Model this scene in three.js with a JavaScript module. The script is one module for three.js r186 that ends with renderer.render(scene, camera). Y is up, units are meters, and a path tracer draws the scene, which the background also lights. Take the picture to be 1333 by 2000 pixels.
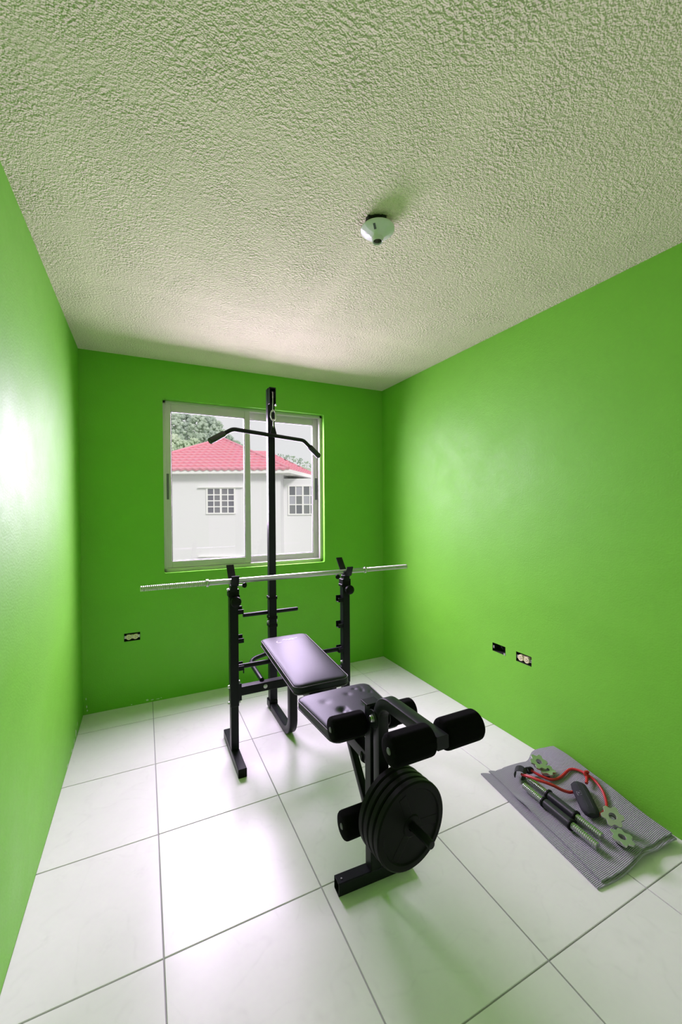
import * as THREE from 'three';
import { RoundedBoxGeometry } from 'three/addons/geometries/RoundedBoxGeometry.js';
import { mergeGeometries, mergeVertices, toCreasedNormals } from 'three/addons/utils/BufferGeometryUtils.js';
import { ImprovedNoise } from 'three/addons/math/ImprovedNoise.js';
import { RectAreaLightUniformsLib } from 'three/addons/lights/RectAreaLightUniformsLib.js';

// ------------------------------------------------------------------ camera, sky, light, exposure
const scene = new THREE.Scene();
const renderer = new THREE.WebGLRenderer();
renderer.toneMapping = THREE.LinearToneMapping;
renderer.toneMappingExposure = 1.0;
renderer.shadowMap.enabled = true;
RectAreaLightUniformsLib.init();

const F = 788.819, PITCH = -0.01126, YAW = -0.4532, ROLL = -0.0069;      // focal length in pixels of the 1333x2000 frame
const camera = new THREE.PerspectiveCamera(103.466, 1333 / 2000, 0.02, 600);
camera.position.set(-1.8792, 1.3126, 3.0241);
camera.rotation.set(PITCH, YAW, ROLL, 'YXZ');
camera.updateMatrixWorld();

scene.background = new THREE.Color(0.80, 0.80, 0.82);                    // bright overcast sky

const sun = new THREE.DirectionalLight(0xfffaf8, 1.75);                   // veiled sun behind this building, falls on the house opposite
sun.position.set(6, 14, 12); sun.target.position.set(2, 0, -12);
sun.castShadow = true; sun.shadow.radius = 24; sun.shadow.mapSize.set(2048, 2048);
Object.assign(sun.shadow.camera, { left: -30, right: 30, top: 30, bottom: -30, near: 1, far: 90 });
scene.add(sun, sun.target);

// room: right wall x = 0, window wall z = 0, floor y = 0
const W = 2.245, H = 2.327, L = 3.42, T = 0.16;
const lightTint = (r, g, b) => new THREE.Color().setRGB(r, g, b);
const WIN = { x0: -1.760, x1: -0.556, y0: 0.868, y1: 2.068 };
const daylight = new THREE.RectAreaLight(lightTint(1.10, 0.85, 1.25), 31, 1.7, 1.5);          // the skylight that falls through the window, aslant from above
daylight.position.set((WIN.x0 + WIN.x1) / 2, 1.86, -0.52);
daylight.rotation.set(-0.50, Math.PI, 0, 'YXZ');
scene.add(daylight);

// ------------------------------------------------------------------ helpers
let seed = 7;
const rnd = () => { seed = (seed * 1664525 + 1013904223) >>> 0; return seed / 4294967296; };
const rr = (a, b) => a + (b - a) * rnd();
const lerp = (a, b, t) => a + (b - a) * t;
const smooth = (a, b, x) => { const t = Math.min(1, Math.max(0, (x - a) / (b - a))); return t * t * (3 - 2 * t); };
const noise = new ImprovedNoise();
const V = (x, y, z) => new THREE.Vector3(x, y, z);
function at(u, v, depth) {                                               // pixel and depth along the view axis to a point
  return V((u - 666.5) / F * depth, -(v - 1000) / F * depth, -depth).applyMatrix4(camera.matrixWorld);
}
const taken = {};
function numbered(name) { const n = taken[name] = (taken[name] ?? -1) + 1; return n ? name + '_' + String(n).padStart(3, '0') : name; }
function shade(o) { o.castShadow = true; o.receiveShadow = true; return o; }
function clean(g) { g = g.index ? g.toNonIndexed() : g; for (const k of Object.keys(g.attributes)) if (!['position', 'normal', 'uv'].includes(k)) g.deleteAttribute(k); if (!g.attributes.uv) g.setAttribute('uv', new THREE.BufferAttribute(new Float32Array(g.attributes.position.count * 2), 2)); return g; }
function join(list) { const l = [].concat(list).map(clean); return l.length === 1 ? l[0] : mergeGeometries(l); }
function part(name, geos, mat, parent) { const m = shade(new THREE.Mesh(join(geos), mat)); m.name = name; parent.add(m); return m; }
function thing(name, label, category, pos = [0, 0, 0], turn = 0, group) {
  const g = new THREE.Group(); g.name = numbered(name); g.position.set(...pos); g.rotation.y = turn; g.userData = { label, category };
  if (group) g.userData.group = group;
  scene.add(g); return g;
}
function struct(name, geos, mat, label) {
  const o = mat ? shade(new THREE.Mesh(join(geos), mat)) : new THREE.Group();
  o.name = name; o.userData = { kind: 'structure', label, category: name.split('_')[0] }; scene.add(o); return o;
}
function box(cx, cy, cz, sx, sy, sz, r = 0) {
  const g = r > 0 ? new RoundedBoxGeometry(sx, sy, sz, 2, r) : new THREE.BoxGeometry(sx, sy, sz);
  g.translate(cx, cy, cz); return g;
}
function span(x0, x1, y0, y1, z0, z1, r = 0) { return box((x0 + x1) / 2, (y0 + y1) / 2, (z0 + z1) / 2, x1 - x0, y1 - y0, z1 - z0, r); }
function cyl(r, a, b, seg = 20, r2 = r) {                                 // cylinder from a to b
  const d = b.clone().sub(a), g = new THREE.CylinderGeometry(r2, r, d.length(), seg);
  g.applyQuaternion(new THREE.Quaternion().setFromUnitVectors(V(0, 1, 0), d.clone().normalize()));
  g.translate((a.x + b.x) / 2, (a.y + b.y) / 2, (a.z + b.z) / 2); return g;
}
function lathe(profile, a, dir, seg = 32) {                               // profile [[r, along]] turned about the axis through a along dir
  const g = new THREE.LatheGeometry(profile.map(p => new THREE.Vector2(Math.max(p[0], 0), p[1])), seg);
  const c = toCreasedNormals(g, 0.6);
  c.applyQuaternion(new THREE.Quaternion().setFromUnitVectors(V(0, 1, 0), dir.clone().normalize()));
  c.translate(a.x, a.y, a.z); return c;
}
function rodCaps(r, len, b = 0.002) { return [[0, 0], [r - b, 0], [r, b], [r, len - b], [r - b, len], [0, len]]; }
function tubePath(points, r, closed = false, seg = 60, rs = 12, tension = 0.5) {
  const c = new THREE.CatmullRomCurve3(points, closed, 'catmullrom', tension);
  const out = [new THREE.TubeGeometry(c, seg, r, rs, closed)];
  if (!closed) for (const [p, t] of [[points[0], c.getTangent(0).negate()], [points[points.length - 1], c.getTangent(1)]]) {
    const g = new THREE.CircleGeometry(r, rs); g.applyQuaternion(new THREE.Quaternion().setFromUnitVectors(V(0, 0, 1), t)); g.translate(p.x, p.y, p.z); out.push(g);
  }
  return join(out);
}
function bentLine(pts, radius, n = 8) {                                   // polyline with rounded corners
  const out = [pts[0].clone()];
  for (let i = 1; i < pts.length - 1; i++) {
    const a = pts[i - 1].clone().sub(pts[i]).normalize(), b = pts[i + 1].clone().sub(pts[i]).normalize();
    const half = a.angleTo(b) / 2, d = radius / Math.tan(half);
    const p0 = pts[i].clone().addScaledVector(a, d), p1 = pts[i].clone().addScaledVector(b, d);
    const mid = a.clone().add(b).normalize(), c = pts[i].clone().addScaledVector(mid, radius / Math.sin(half));
    const v0 = p0.clone().sub(c), v1 = p1.clone().sub(c), ang = v0.angleTo(v1), ax = v0.clone().cross(v1).normalize();
    for (let k = 0; k <= n; k++) out.push(c.clone().add(v0.clone().applyAxisAngle(ax, ang * k / n)));
  }
  out.push(pts[pts.length - 1].clone()); return out;
}
function sweepRect(path, w, h, side, r = 0.004) {                         // rounded rectangular tube along a path that lies in a plane with normal `side`
  const prof = []; const q = 3;
  for (const [sx, sy, a0] of [[1, 1, 0], [-1, 1, 90], [-1, -1, 180], [1, -1, 270]])
    for (let k = 0; k <= q; k++) { const a = (a0 + 90 * k / q) * Math.PI / 180; prof.push([sx * (w / 2 - r) + r * Math.cos(a), sy * (h / 2 - r) + r * Math.sin(a)]); }
  const m = prof.length, pos = [], idx = [];
  path.forEach((p, i) => {
    const t0 = i > 0 ? p.clone().sub(path[i - 1]).normalize() : null, t1 = i < path.length - 1 ? path[i + 1].clone().sub(p).normalize() : null;
    const t = (t0 && t1) ? t0.clone().add(t1).normalize() : (t0 || t1);
    const up = t.clone().cross(side).normalize(), k = (t0 && t1) ? 1 / Math.max(0.5, t.dot(t1)) : 1;
    for (const [a, b] of prof) { const v = p.clone().addScaledVector(side, a).addScaledVector(up, b * k); pos.push(v.x, v.y, v.z); }
  });
  for (let i = 0; i < path.length - 1; i++) for (let j = 0; j < m; j++) { const a = i * m + j, b = i * m + (j + 1) % m; idx.push(a, a + m, b, b, a + m, b + m); }
  for (const [base, flip] of [[0, 0], [(path.length - 1) * m, 1]]) for (let j = 1; j < m - 1; j++) flip ? idx.push(base, base + j + 1, base + j) : idx.push(base, base + j, base + j + 1);
  const g = new THREE.BufferGeometry(); g.setAttribute('position', new THREE.Float32BufferAttribute(pos, 3)); g.setIndex(idx.reverse());
  return toCreasedNormals(g, 0.5);
}
function hollowTube(len, w, h, t, axis) {                                 // open square tube, centred, along 'x' or 'z'
  const s = new THREE.Shape(); rect(s, -w / 2, -h / 2, w / 2, h / 2, 0.004);
  const o = new THREE.Path(); rect(o, -w / 2 + t, -h / 2 + t, w / 2 - t, h / 2 - t, 0.002); s.holes.push(o);
  const g = new THREE.ExtrudeGeometry(s, { depth: len, bevelEnabled: false, curveSegments: 3 }); g.translate(0, 0, -len / 2);
  if (axis === 'x') g.rotateY(Math.PI / 2);
  return g;
}
function rect(p, x0, y0, x1, y1, r = 0) {
  if (!r) { p.moveTo(x0, y0); p.lineTo(x1, y0); p.lineTo(x1, y1); p.lineTo(x0, y1); p.closePath(); return p; }
  p.moveTo(x0 + r, y0); p.lineTo(x1 - r, y0); p.absarc(x1 - r, y0 + r, r, -Math.PI / 2, 0); p.lineTo(x1, y1 - r); p.absarc(x1 - r, y1 - r, r, 0, Math.PI / 2);
  p.lineTo(x0 + r, y1); p.absarc(x0 + r, y1 - r, r, Math.PI / 2, Math.PI); p.lineTo(x0, y0 + r); p.absarc(x0 + r, y0 + r, r, Math.PI, Math.PI * 1.5); return p;
}
function metricUV(g, s = 1) {                                             // uv in metres from position and the dominant normal axis
  g = g.index ? g.toNonIndexed() : g; const p = g.attributes.position, n = g.attributes.normal, uv = new Float32Array(p.count * 2);
  for (let i = 0; i < p.count; i++) {
    const ax = Math.abs(n.getX(i)), ay = Math.abs(n.getY(i)), az = Math.abs(n.getZ(i));
    const [a, b] = ay >= ax && ay >= az ? [p.getX(i), p.getZ(i)] : ax >= az ? [p.getZ(i), p.getY(i)] : [p.getX(i), p.getY(i)];
    uv[2 * i] = a * s; uv[2 * i + 1] = b * s;
  }
  g.setAttribute('uv', new THREE.BufferAttribute(uv, 2)); return g;
}
// ------------------------------------------------------------------ textures
function tex(n, fn, { srgb = false, repeat = 1 } = {}) {                  // fn(u, v) -> [r, g, b] 0..1, tiling
  const d = new Uint8Array(n * n * 4);
  for (let j = 0; j < n; j++) for (let i = 0; i < n; i++) { const c = fn(i / n, j / n), k = (j * n + i) * 4; d[k] = 255 * c[0]; d[k + 1] = 255 * c[1]; d[k + 2] = 255 * c[2]; d[k + 3] = 255; }
  const t = new THREE.DataTexture(d, n, n); t.wrapS = t.wrapT = THREE.RepeatWrapping; t.magFilter = THREE.LinearFilter; t.minFilter = THREE.LinearMipmapLinearFilter; t.generateMipmaps = true;
  if (srgb) t.colorSpace = THREE.SRGBColorSpace; t.repeat.set(repeat, repeat); t.needsUpdate = true; return t;
}
function tileNoise(u, v, f, z) {                                          // noise that tiles over the unit square (f whole)
  const s = (a, b) => noise.noise(a * f, b * f, z);
  const w = (t) => t * t * (3 - 2 * t), e = 0.15;
  const fu = u > 1 - e ? w((u - 1 + e) / e) : 0, fv = v > 1 - e ? w((v - 1 + e) / e) : 0;
  const a = lerp(s(u, v), s(u - 1, v), fu); if (!fv) return a;
  return lerp(a, lerp(s(u, v - 1), s(u - 1, v - 1), fu), fv);
}
const grey = (x) => { const c = Math.min(1, Math.max(0, x)); return [c, c, c]; };
const tStucco = tex(1536, (u, v) => {                                     // sponged plaster, 1 m across: round lumps, crusts and pits
  const wu = u + 0.006 * tileNoise(u, v, 22, 9), wv = v + 0.006 * tileNoise(u, v, 22, 31), m = 0.5 + 0.9 * tileNoise(u, v, 6, 4);
  const lump = Math.max(tileNoise(wu, wv, 88, 1), tileNoise(wu, wv, 96, 12), tileNoise(wv, wu, 80, 17)), crust = Math.max(0, tileNoise(wu, wv, 150, 2)), fine = tileNoise(u, v, 300, 3);
  return grey(0.30 + (0.22 + 0.24 * m) * lump + (0.16 + 0.2 * m) * crust + 0.15 * fine - 0.3 * Math.max(0, tileNoise(u, v, 70, 8) - 0.3));
}, { repeat: 1 });
const tStuccoTone = tex(512, (u, v) => {                                  // uneven whitewash
  const m = tileNoise(u, v, 3, 14) * 0.6 + tileNoise(u, v, 9, 15) * 0.4 + tileNoise(u, v, 40, 16) * 0.25; const k = 0.93 + 0.07 * m;
  return [k, k * 0.995, k * 0.97];
}, { repeat: 1 / 1.9 });
const tPaintTone = tex(512, (u, v) => { const m = tileNoise(u, v, 4, 21) * 0.5 + tileNoise(u, v, 14, 22) * 0.4 + tileNoise(u, v, 60, 23) * 0.2; const k = 0.93 + 0.07 * m; return [k, k, k]; }, { repeat: 1 / 1.7 });
const tPaintRough = tex(512, (u, v) => grey(0.86 + 0.08 * tileNoise(u, v, 4, 25) + 0.07 * tileNoise(u, v, 11, 26) + 0.06 * tileNoise(u, v, 40, 27)), { repeat: 1 / 1.3 });
const tPaintBump = tex(1024, (u, v) => grey(0.5 + 0.26 * tileNoise(u, v, 130, 5) + 0.16 * tileNoise(u, v, 50, 6) + 0.10 * tileNoise(u, v, 9, 7)), { repeat: 1 / 0.9 });
const tTile = [0, 1, 2, 3].map(k => tex(256, (u, v) => {                  // cloudy ceramic
  const m = tileNoise(u, v, 3, 40 + k * 7) * 0.55 + tileNoise(u, v, 8, 41 + k * 7) * 0.45 + tileNoise(u, v, 30, 42 + k * 7) * 0.3;
  const vein = Math.max(0, 1 - Math.abs(tileNoise(u, v, 2, 43 + k * 5) * 3 + tileNoise(u, v, 7, 44) * 0.8) * 6);
  const smudge = Math.max(0, tileNoise(u, v, 6, 46 + k * 3) - 0.38) * 0.8 * Math.max(0, 0.4 + tileNoise(u, v, 50, 47));
  const q = 0.95 + 0.035 * m - 0.045 * vein * (0.5 + tileNoise(u, v, 20, 45)) - smudge * 0.22; return [q, q * 0.997, q * 0.985];
}));
const tMat = tex(256, (u, v) => { const s = 0.5 + 0.5 * Math.sin(v * Math.PI * 2 * 12); return grey(0.15 + 0.8 * s); });
const tLeather = tex(512, (u, v) => grey(0.5 + 0.3 * tileNoise(u, v, 90, 61) + 0.25 * tileNoise(u, v, 40, 62)), { repeat: 4 });
const tScuff = tex(512, (u, v) => { const m = Math.max(0, tileNoise(u, v, 5, 71) + 0.1) * Math.max(0, tileNoise(u, v, 60, 72) + 0.25); return grey(0.78 + 0.3 * m); }, { repeat: 3 });

// ------------------------------------------------------------------ materials
const M = {};
const std = (o) => new THREE.MeshStandardMaterial(o), lin = (r, g, b) => new THREE.Color().setRGB(r, g, b);
M.green = new THREE.MeshPhysicalMaterial({ color: lin(0.190, 0.56, 0.042), roughness: 0.65, specularIntensity: 0.75, roughnessMap: tPaintRough, map: tPaintTone, bumpMap: tPaintBump, bumpScale: 0.0008 });
M.ceiling = std({ color: lin(0.88, 0.81, 0.64), roughness: 0.9, map: tStuccoTone, bumpMap: tStucco, bumpScale: 0.0105 });
M.grout = std({ color: lin(0.42, 0.41, 0.42), roughness: 0.9 });
M.tiles = tTile.map((t, k) => { return new THREE.MeshPhysicalMaterial({ color: lin(0.88, 0.87, 0.86), map: t, roughness: 0.30 }); });
M.white = std({ color: lin(0.78, 0.77, 0.74), roughness: 0.5 });
M.alu = std({ color: lin(0.55, 0.54, 0.52), roughness: 0.45, metalness: 0.15 });
M.glass = new THREE.MeshPhysicalMaterial({ color: 0xffffff, transmission: 1, thickness: 0, roughness: 0.0, ior: 1.45 });
M.latch = std({ color: lin(0.10, 0.11, 0.115), roughness: 0.5 });
M.rubberSeal = std({ color: lin(0.2, 0.2, 0.21), roughness: 0.7 });
M.black = new THREE.MeshPhysicalMaterial({ color: lin(0.011, 0.0115, 0.015), roughness: 0.44, roughnessMap: tScuff, specularIntensity: 0.30 });
M.plastic = new THREE.MeshPhysicalMaterial({ color: lin(0.006, 0.006, 0.007), roughness: 0.5, specularIntensity: 0.3 });
M.vinyl = new THREE.MeshPhysicalMaterial({ color: lin(0.012, 0.012, 0.014), roughness: 0.46, specularIntensity: 0.5, specularColor: lin(0.80, 1.0, 0.98), bumpMap: tLeather, bumpScale: 0.0003 });
M.piping = std({ color: lin(0.012, 0.012, 0.014), roughness: 0.5 });
M.foam = new THREE.MeshPhysicalMaterial({ color: lin(0.004, 0.004, 0.0042), roughness: 1, specularIntensity: 0.12 });
M.cap = std({ color: lin(0.09, 0.09, 0.10), roughness: 0.5 });
M.chrome = std({ color: lin(0.56, 0.56, 0.56), metalness: 1, roughness: 0.30 });
M.zinc = std({ color: lin(0.56, 0.56, 0.54), metalness: 0.75, roughness: 0.36 });
M.steel = std({ color: lin(0.52, 0.52, 0.53), metalness: 0.8, roughness: 0.24 });
M.iron = new THREE.MeshPhysicalMaterial({ color: lin(0.005, 0.005, 0.0055), roughness: 0.5, specularIntensity: 0.22 });
M.print = std({ color: lin(0.42, 0.42, 0.46), roughness: 0.6 });
M.red = new THREE.MeshPhysicalMaterial({ color: lin(0.52, 0.020, 0.028), roughness: 0.35 });
M.web = std({ color: lin(0.022, 0.022, 0.030), roughness: 0.85 });
M.grip = std({ color: lin(0.020, 0.021, 0.026), roughness: 0.5 });
M.mat = std({ color: lin(0.36, 0.36, 0.395), roughness: 0.85, bumpMap: tMat, bumpScale: 0.0034 });
M.matEdge = std({ color: lin(0.34, 0.36, 0.36), roughness: 0.95 });
M.ivory = std({ color: lin(0.72, 0.66, 0.42), roughness: 0.45 });
M.boxDark = std({ color: lin(0.012, 0.013, 0.012), roughness: 0.8 });
M.porcelain = std({ color: lin(0.72, 0.74, 0.72), roughness: 0.28 });
M.brass = std({ color: lin(0.45, 0.44, 0.40), metalness: 1, roughness: 0.4 });
M.chip = std({ color: lin(0.62, 0.72, 0.56), roughness: 0.8 });

// ------------------------------------------------------------------ the room
// floor: a screed with the joints, and every tile on it
const floor = struct('floor', null, null, 'floor of large white ceramic tiles with grey joints');
part('screed', span(-W - T, T, -0.16, -0.0035, -T, L + T), M.grout, floor);
{
  const j = 0.0022, xs = [-W], zs = [0];
  for (let x = -1.843; x < -0.05; x += 0.5) xs.push(x); xs.push(0);
  for (let z = 0.2474; z < L - 0.05; z += 0.5) zs.push(z); zs.push(L);
  for (let a = 0; a < xs.length - 1; a++) for (let b = 0; b < zs.length - 1; b++) {
    const x0 = xs[a] + (a ? j : 0), x1 = xs[a + 1] - (a < xs.length - 2 ? j : 0), z0 = zs[b] + (b ? j : 0), z1 = zs[b + 1] - (b < zs.length - 2 ? j : 0);
    const g = metricUV(new RoundedBoxGeometry(x1 - x0, 0.008, z1 - z0, 1, 0.0012), 2);
    const uv = g.attributes.uv, ou = rnd(), ov = rnd(); for (let i = 0; i < uv.count; i++) uv.setXY(i, uv.getX(i) + ou, uv.getY(i) + ov);
    g.translate((x0 + x1) / 2, -0.004, (z0 + z1) / 2);
    part('floor_tile', g, M.tiles[Math.floor(rnd() * 4)], floor);
  }
}
const ceiling = struct('ceiling', metricUV(span(-W - T, T, H, H + 0.16, -T, L + T)), M.ceiling, 'rough off-white stucco ceiling');

const SOCK = [-2.010, -1.914, 0.433, 0.487];                               // outlet opening in the window wall
{
  const s = new THREE.Shape(); rect(s, -W - T, 0, T, H);
  const h = new THREE.Path(); rect(h, WIN.x0, WIN.y0, WIN.x1, WIN.y1, 0.012); s.holes.push(h);
  const o = new THREE.Path(); rect(o, SOCK[0], SOCK[2], SOCK[1], SOCK[3]); s.holes.push(o);
  const g = new THREE.ExtrudeGeometry(s, { depth: T, bevelEnabled: false, curveSegments: 4 }); g.translate(0, 0, -T);
  struct('wall_window', metricUV(g), M.green, 'green painted wall with the sliding window');
}
const BOX1 = [1.240, 1.338, 0.444, 0.494], BOX2 = [1.412, 1.514, 0.440, 0.494];   // z0 z1 y0 y1 in the right wall
{
  const s = new THREE.Shape(); rect(s, -L, 0, 0, H);                       // shape x = -z
  for (const b of [BOX1, BOX2]) { const o = new THREE.Path(); rect(o, -b[1], b[2], -b[0], b[3]); s.holes.push(o); }
  const g = new THREE.ExtrudeGeometry(s, { depth: T, bevelEnabled: false }); g.rotateY(Math.PI / 2);
  struct('wall_right', metricUV(g), M.green, 'green painted wall with two open wall boxes');
}
const wallLeft = struct('wall_left', metricUV(span(-W - T, -W, 0, H, 0, L)), M.green, 'glossy green painted wall without openings');
{
  const s = new THREE.Shape(); rect(s, -W - T, 0, T, H);
  const h = new THREE.Path(); rect(h, -0.98, 0.0005, -0.12, 2.05); s.holes.push(h);
  const g = new THREE.ExtrudeGeometry(s, { depth: T, bevelEnabled: false }); g.translate(0, 0, L);
  struct('wall_rear', metricUV(g), M.green, 'green painted wall with the room door');
  const d = struct('door_1', null, null, 'white panel door');
  part('leaf', span(-0.945, -0.155, 0.008, 2.012, L + 0.03, L + 0.07, 0.004), M.white, d);
  part('frame', [span(-0.98, -0.947, 0, 2.05, L - 0.012, L + T), span(-0.153, -0.12, 0, 2.05, L - 0.012, L + T), span(-0.98, -0.12, 2.015, 2.05, L - 0.012, L + T)], M.white, d);
  for (const y of [0.55, 1.45]) for (const x of [-0.74, -0.36]) part('panel', span(x - 0.15, x + 0.15, y - 0.36, y + 0.36, L + 0.022, L + 0.034, 0.004), M.white, d);
  part('handle', [cyl(0.01, V(-0.88, 1.0, L + 0.03), V(-0.88, 1.0, L - 0.02)), cyl(0.009, V(-0.885, 1.0, L - 0.02), V(-0.78, 1.0, L - 0.02))], M.chrome, d);
}
// chipped paint along the foot of the walls
function chip(w, h) { const s = new THREE.Shape(), n = 9; for (let i = 0; i < n; i++) { const a = i / n * Math.PI * 2, k = rr(0.55, 1); s[i ? 'lineTo' : 'moveTo'](Math.cos(a) * w * k, Math.sin(a) * h * k); } return new THREE.ExtrudeGeometry(s, { depth: 0.0006, bevelEnabled: false }); }
const wallWin = scene.getObjectByName('wall_window');
for (const [x, y, w, h] of [[-1.876, 0.017, 0.010, 0.007], [-1.845, 0.013, 0.012, 0.004], [-1.81, 0.012, 0.015, 0.0035], [-1.79, 0.016, 0.006, 0.003], [-2.225, 0.05, 0.004, 0.012], [-2.222, 0.025, 0.005, 0.008], [-2.228, 0.10, 0.003, 0.011], [-1.97, 0.008, 0.006, 0.003]]) { const g = chip(w, h); g.translate(x, y, 0); part('paint_chip', g, M.chip, wallWin); }
for (const [z, y, w, h] of [[0.30, 0.035, 0.018, 0.030], [0.36, 0.018, 0.010, 0.022], [0.44, 0.012, 0.02, 0.008], [0.24, 0.06, 0.006, 0.014], [0.58, 0.010, 0.02, 0.006]]) { const g = chip(w, h); g.rotateY(Math.PI / 2); g.translate(-W, y, z); part('paint_chip', g, M.chip, wallLeft); }

// window: two aluminium sashes in a frame set back in the wall
{
  const w = struct('window_1', null, null, 'sliding window with two sashes in a grey aluminium frame');
  const { x0, x1, y0, y1 } = WIN, zf = -0.045, zb = -0.125, f = 0.022;
  part('frame', [span(x0, x1, y1 - f, y1, zb, zf, 0.003), span(x0, x1, y0, y0 + 0.026, zb, zf, 0.003), span(x0, x0 + f, y0, y1, zb, zf, 0.003), span(x1 - f, x1, y0, y1, zb, zf, 0.003), span(x0 + 0.01, x1 - 0.01, y0 + 0.02, y0 + 0.034, -0.088, -0.083)], M.alu, w);
  const sash = (a, b, z, name, stileA, stileB, latchX) => {
    const t = 0.026, lo = y0 + 0.027, hi = y1 - 0.02, top = 0.052, bot = 0.046;
    const s = part(name, [span(a, a + stileA, lo, hi, z - t / 2, z + t / 2, 0.003), span(b - stileB, b, lo, hi, z - t / 2, z + t / 2, 0.003), span(a + stileA, b - stileB, hi - top, hi, z - t / 2, z + t / 2, 0.003), span(a + stileA, b - stileB, lo, lo + bot, z - t / 2, z + t / 2, 0.003)], M.alu, w);
    part('seal', [span(a + stileA - 0.001, a + stileA + 0.004, lo + bot, hi - top, z - 0.006, z + 0.006), span(b - stileB - 0.004, b - stileB + 0.001, lo + bot, hi - top, z - 0.006, z + 0.006), span(a + stileA, b - stileB, lo + bot - 0.001, lo + bot + 0.004, z - 0.006, z + 0.006), span(a + stileA, b - stileB, hi - top - 0.004, hi - top + 0.001, z - 0.006, z + 0.006)], M.rubberSeal, s);
    const g = new THREE.PlaneGeometry(b - a - stileA - stileB, hi - lo - top - bot); g.translate((a + stileA + b - stileB) / 2, (lo + bot + hi - top) / 2, z);
    part('pane', g, M.glass, s);
    const l = part('latch', [span(latchX - 0.010, latchX + 0.010, 1.377, 1.557, z + t / 2 - 0.002, z + t / 2 + 0.003, 0.002), span(latchX - 0.006, latchX + 0.006, 1.44, 1.49, z + t / 2 + 0.003, z + t / 2 + 0.007, 0.002)], M.latch, s); l.userData.label = 'dark grey finger latch';
  };
  sash(x0 + 0.018, -1.148, -0.064, 'sash', 0.036, 0.042, x0 + 0.028);
  sash(-1.186, x1 - 0.018, -0.104, 'sash', 0.044, 0.046, x1 - 0.036);
}

// ------------------------------------------------------------------ outlets and wall boxes
function outlet(label, pos, turn, w, h, withReceptacle) {
  const o = thing(withReceptacle ? 'power_outlet' : 'wall_box', label, withReceptacle ? 'outlet' : 'wall box', pos, turn);
  const d = 0.05;
  part('box', [span(-w / 2, w / 2, -h / 2, -h / 2 + 0.0015, -d, -0.002), span(-w / 2, w / 2, h / 2 - 0.0015, h / 2, -d, -0.002), span(-w / 2, -w / 2 + 0.0015, -h / 2, h / 2, -d, -0.002), span(w / 2 - 0.0015, w / 2, -h / 2, h / 2, -d, -0.002), span(-w / 2, w / 2, -h / 2, h / 2, -d - 0.002, -d)], M.boxDark, o);
  if (withReceptacle) {
    part('strap', [span(-w / 2 + 0.002, w / 2 - 0.002, -0.009, 0.009, -0.006, -0.0045)], M.zinc, o);
    for (const s of [-1, 1]) {
      const r = part('receptacle', lathe([[0, 0], [0.0165, 0], [0.0175, 0.001], [0.0175, 0.011], [0.0165, 0.0125], [0, 0.0125]], V(s * 0.0195, 0, -0.010), V(0, 0, 1), 24), M.ivory, o);
      part('slot', [span(s * 0.0195 - 0.004, s * 0.0195 + 0.004, 0.0045, 0.0065, 0.0022, 0.0031), span(s * 0.0195 - 0.004, s * 0.0195 + 0.004, -0.0065, -0.0045, 0.0022, 0.0031), span(s * 0.0195 + 0.008, s * 0.0195 + 0.012, -0.002, 0.002, 0.0022, 0.0031)], M.boxDark, r);
    }
    part('body', span(-0.034, 0.034, -0.013, 0.013, -0.034, -0.006), M.ivory, o);
    for (const s of [-1, 1]) part('screw', cyl(0.003, V(s * 0.0425, 0, -0.0045), V(s * 0.0425, 0, -0.001), 10), M.brass, o);
  } else {
    part('mounting_ear', [span(-w / 2, -w / 2 + 0.012, -0.008, 0.008, -0.006, -0.003)], M.zinc, o);
    part('mounting_ear', [span(w / 2 - 0.012, w / 2, -h / 2, -h / 2 + 0.012, -0.004, 0.002)], M.zinc, o);
    part('wire', tubePath([V(-0.02, -0.01, -0.045), V(0.0, 0.012, -0.02), V(0.02, 0.0, -0.015), V(0.012, -0.014, -0.03)], 0.003, false, 20, 8), M.plastic, o);
  }
  return o;
}
outlet('duplex power outlet without cover plate in the window wall', [(SOCK[0] + SOCK[1]) / 2, (SOCK[2] + SOCK[3]) / 2, 0], 0, SOCK[1] - SOCK[0], SOCK[3] - SOCK[2], true);
outlet('duplex power outlet without cover plate beside the empty black wall box', [0, (BOX2[2] + BOX2[3]) / 2, (BOX2[0] + BOX2[1]) / 2], -Math.PI / 2, BOX2[1] - BOX2[0], BOX2[3] - BOX2[2], true);
outlet('empty black wall box without a receptacle in the green wall', [0, (BOX1[2] + BOX1[3]) / 2, (BOX1[0] + BOX1[1]) / 2], -Math.PI / 2, BOX1[1] - BOX1[0], BOX1[3] - BOX1[2], false);

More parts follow.
